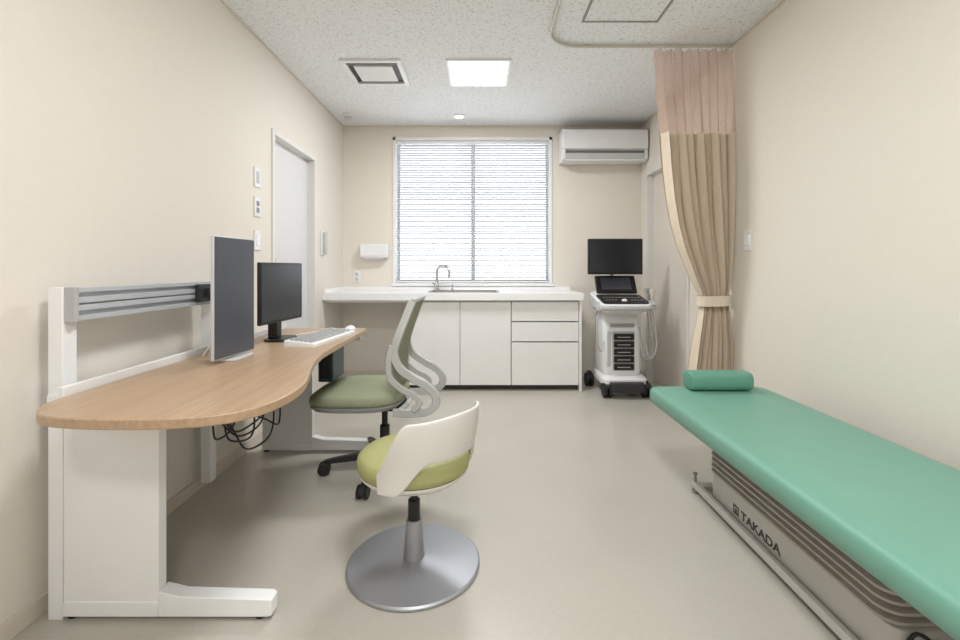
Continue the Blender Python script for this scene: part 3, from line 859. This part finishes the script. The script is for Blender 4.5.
B().box(1.10, 1.32, 0.93, 1.10, 0.03, 0.14).done("control_box", M['black'], bd, bevel=0.006)
B().tube([(1.15, 1.09, 0.12), (1.10, 1.14, 0.16), (1.07, 1.145, 0.08), (1.10, 1.13, 0.03), (1.2, 1.02, 0.16), (1.25, 0.98, 0.14)], 0.005, seg=8).done("control_cable", M['black'], bd)

def text_mesh(body, size, name, m, parent, loc, rot, extrude=0.0006, sx=1.0):
    cu_ = bpy.data.curves.new(name, 'FONT'); cu_.body = body; cu_.size = size; cu_.extrude = extrude
    cu_.offset = 0.0012
    to = bpy.data.objects.new(name+"_tmp", cu_); COL.objects.link(to)
    bpy.context.view_layer.update()
    dg = bpy.context.evaluated_depsgraph_get()
    me = bpy.data.meshes.new_from_object(to.evaluated_get(dg))
    bpy.data.objects.remove(to)
    me.transform(Matrix.Translation(Vector(loc) - Vector(parent['base'])) @ Euler(rot).to_matrix().to_4x4() @ Matrix.Diagonal((sx, 1, 1, 1)))
    me.materials.clear(); me.materials.append(m)
    o = bpy.data.objects.new(name, me); COL.objects.link(o); o.parent = parent['obj']
    return o
text_mesh("TAKADA", 0.046, "lettering", M['text'], bd, (1.0565, 1.835, 0.066), (pi/2, 0, -pi/2), sx=1.3)
b = B(); e0 = 1.0556; ey = -0.06
b.box(e0, e0+0.002, 1.912+ey, 1.918+ey, 0.064, 0.100).box(e0, e0+0.002, 1.944+ey, 1.950+ey, 0.064, 0.100).box(e0, e0+0.002, 1.918+ey, 1.944+ey, 0.064, 0.071).box(e0, e0+0.002, 1.918+ey, 1.944+ey, 0.093, 0.100).box(e0, e0+0.002, 1.926+ey, 1.936+ey, 0.071, 0.086)
b.done("emblem", M['text'], bd)

pl = thing("roll_pillow", "small teal green roll pillow at the head of the bed", "pillow", (1.20, 2.29, 0.465))
L = []
for (x, f) in [(1.05, 0.80), (1.053, 0.93), (1.061, 1.0), (1.12, 1.01), (1.20, 1.015), (1.28, 1.01), (1.348, 1.0), (1.356, 0.93), (1.359, 0.80)]:
    lp = []
    for (yy, zz) in superell(0, 0, 0.060, 0.046, 3.0, 40):
        lp.append((x, 2.30 + yy*f, max(0.512 + zz*f, 0.466)))
    L.append(lp)
B().stack(L).done("pillow_cover", M['pillow'], pl, angle=50)

# ------------------------------------------------------------------ ultrasound trolley
ub = (1.22, 3.98, 0)
us = thing("ultrasound_machine", "white wheeled ultrasound scanner with monitor, console and probes", "ultrasound machine", ub)
B().stack([[(x, y, 0.10) for x, y in rrect(1.215, 3.98, 0.185, 0.22, 0.05)], [(x, y, 0.15) for x, y in rrect(1.215, 3.98, 0.185, 0.22, 0.05)],
           [(x, y, 0.175) for x, y in rrect(1.215, 4.0, 0.165, 0.19, 0.05)]]).done("wheeled_base", M['whitep'], us, bevel=0.004)
B().prism(rrect(1.215, 3.76, 0.14, 0.055, 0.03), 0.055, 0.135).done("foot_brake", M['dark'], us, bevel=0.008)
for (x, y) in ((1.06, 3.79), (1.385, 3.79), (1.00, 4.16), (1.41, 4.17)):
    b = B(); b.cyl((x, y, 0.10), (x, y, 0.14), 0.020, seg=14)
    b.prism(rrect(x, y, 0.024, 0.055, 0.015), 0.085, 0.115)
    cs = b.done("caster", M['dark'], us, bevel=0.003)
    for s_ in (-1, 1):
        B().cyl((x+s_*0.006, y, 0.06), (x+s_*0.034, y, 0.06), 0.060, seg=28).done("wheel", M['black'], sub(cs, ub), bevel=0.005)
L = []
for (z, hx_, y0, y1) in [(0.17, 0.150, 3.82, 4.15), (0.22, 0.158, 3.81, 4.15), (0.50, 0.158, 3.82, 4.15), (0.66, 0.155, 3.85, 4.14), (0.74, 0.12, 3.90, 4.12)]:
    L.append([(x, y, z) for x, y in rrect(1.20, (y0+y1)/2, hx_, (y1-y0)/2, 0.04)])
B().stack(L).done("body", M['whitep'], us, bevel=0.004)
B().box(1.115, 1.300, 3.808, 3.822, 0.215, 0.545).done("module_panel", M['mgrey'], us, bevel=0.004)
for i in range(5):
    z = 0.226 + i*0.063
    B().prism(rrect(1.208, 3.804, 0.084, 0.012, 0.010), z, z+0.050).done("module_slot", M['black'], us, bevel=0.004)
    B().box(1.15, 1.26, 3.7905, 3.7915, z+0.020, z+0.025).done("slot_label", M['lgrey'], us)
B().box(1.07, 1.10, 3.81, 3.823, 0.25, 0.55).done("side_groove", M['lgrey'], us, bevel=0.003)
B().prism(rrect(1.20, 3.825, 0.10, 0.01, 0.008), 0.585, 0.61).done("body_badge", M['grey'], us, bevel=0.002)
L = []
for (z, hx_, y0, y1, sl) in [(0.70, 0.15, 3.74, 4.08, 0), (0.74, 0.20, 3.66, 4.10, 0), (0.775, 0.21, 3.65, 4.10, 0.20), (0.785, 0.20, 3.66, 4.09, 0.20)]:
    L.append([(x, y, z + sl*(y-3.66)) for x, y in rrect(1.19, (y0+y1)/2, hx_, (y1-y0)/2, 0.06)])
B().stack(L).done("console", M['whitep'], us, bevel=0.003)
B().tube([(1.00, 3.68, 0.755), (1.02, 3.62, 0.755), (1.19, 3.605, 0.755), (1.36, 3.62, 0.755), (1.38, 3.68, 0.755)], 0.015, seg=10).done("front_handle", M['mgrey'], us)
b = B()
L = []
for z in (0.0, 0.010):
    L.append([(x, y, 0.786+z + 0.20*(y-3.66)) for x, y in rrect(1.19, 3.80, 0.188, 0.130, 0.03)])
b.stack(L).done("control_panel", M['black'], us)
for r in range(5):
    for half in (0, 1):
        b = B()
        for c in range(half*6, half*6+6):
            x = 1.045 + c*0.0265; y = 3.71 + r*0.04
            if abs(c-5.5) < 1.6 and r < 2: continue
            z = 0.797 + 0.20*(y-3.66)
            b.box(x-0.008, x+0.008, y-0.008, y+0.008, z-0.002, z+0.004)
        b.done("control_key_row", M['grey'] if r % 2 else M['dark'], us)
B().ball((1.19, 3.73, 0.811), 0.024, (1, 1, 0.7)).done("trackball", M['whitep'], us)
tsm = Matrix.Translation((1.185, 3.965, 0.935)) @ Matrix.Rotation(radians(-30), 4, 'X')
B().box(-0.175, 0.175, -0.014, 0.014, -0.085, 0.085).xf(tsm).done("touch_screen", M['black'], us, bevel=0.008)
B().box(-0.13, 0.13, -0.0165, -0.0138, -0.055, 0.060).xf(tsm).done("touch_display", M['screen'], us)
B().tube([(1.18, 4.03, 0.80), (1.18, 4.07, 0.90), (1.18, 4.07, 0.99), (1.165, 4.00, 1.05), (1.155, 3.93, 1.12)], 0.022, seg=14).done("monitor_arm", M['lgrey'], us)
B().box(0.922, 1.388, 3.862, 3.90, 1.025, 1.330).done("monitor_housing", M['black'], us, bevel=0.008)
B().box(0.936, 1.374, 3.8595, 3.8625, 1.045, 1.318).done("screen", M['screen3'], us)
B().box(1.390, 1.462, 3.70, 4.02, 0.775, 0.795).done("probe_rack", M['lgrey'], us, bevel=0.004)
for i in range(3):
    y = 3.745 + i*0.10; x = 1.425 + 0.014*i
    B().lathe((x, y), [(0.026, 0.72), (0.032, 0.81), (0.026, 0.81), (0.02, 0.76)], 20).done("probe_cup", M['lgrey'] if i != 1 else M['mgrey'], us)
    B().lathe((x, y), [(0.008, 0.765), (0.014, 0.79), (0.018, 0.85), (0.026, 0.88), (0.024, 0.905), (0.008, 0.91)], 20).done("probe", M['probe'] if i != 1 else M['grey'], us)
    B().tube([(x, y, 0.73), (1.44+0.012*i, y-0.01, 0.60), (1.45+0.008*i, y-0.02, 0.44-0.04*i), (1.42, y-0.01, 0.34-0.03*i), (1.39, y+0.0, 0.36), (1.37, y+0.01, 0.48), (1.355, y, 0.58)], 0.0065, seg=8).done("probe_cable", M['cablegrey'], us)
B().tube([(0.985, 3.75, 0.74), (0.965, 3.74, 0.60), (0.975, 3.75, 0.45), (1.02, 3.80, 0.38), (1.045, 3.84, 0.46)], 0.006, seg=8).done("probe_cable", M['cablegrey'], us)
B().lathe((0.985, 3.75), [(0.024, 0.73), (0.028, 0.80), (0.022, 0.80), (0.018, 0.76)], 20).done("probe_cup", M['lgrey'], us)

# ------------------------------------------------------------------ light & camera
w = bpy.data.worlds.new("world"); SC.world = w; w.use_nodes = True
bg = w.node_tree.nodes["Background"]
bg.inputs[0].default_value = (0.94, 0.975, 1.0, 1)
bg.inputs[1].default_value = 3.6

cam = bpy.data.cameras.new("camera"); co = bpy.data.objects.new("camera", cam); COL.objects.link(co)
co.location = (0, 0, 1.08); co.rotation_euler = (pi/2, 0, 0)
cam.sensor_width = 36; cam.lens = 17.0; cam.shift_x = 0; cam.shift_y = -52/960
cam.clip_start = 0.05
SC.camera = co
SC.view_settings.view_transform = 'Standard'
SC.view_settings.exposure = 0.05
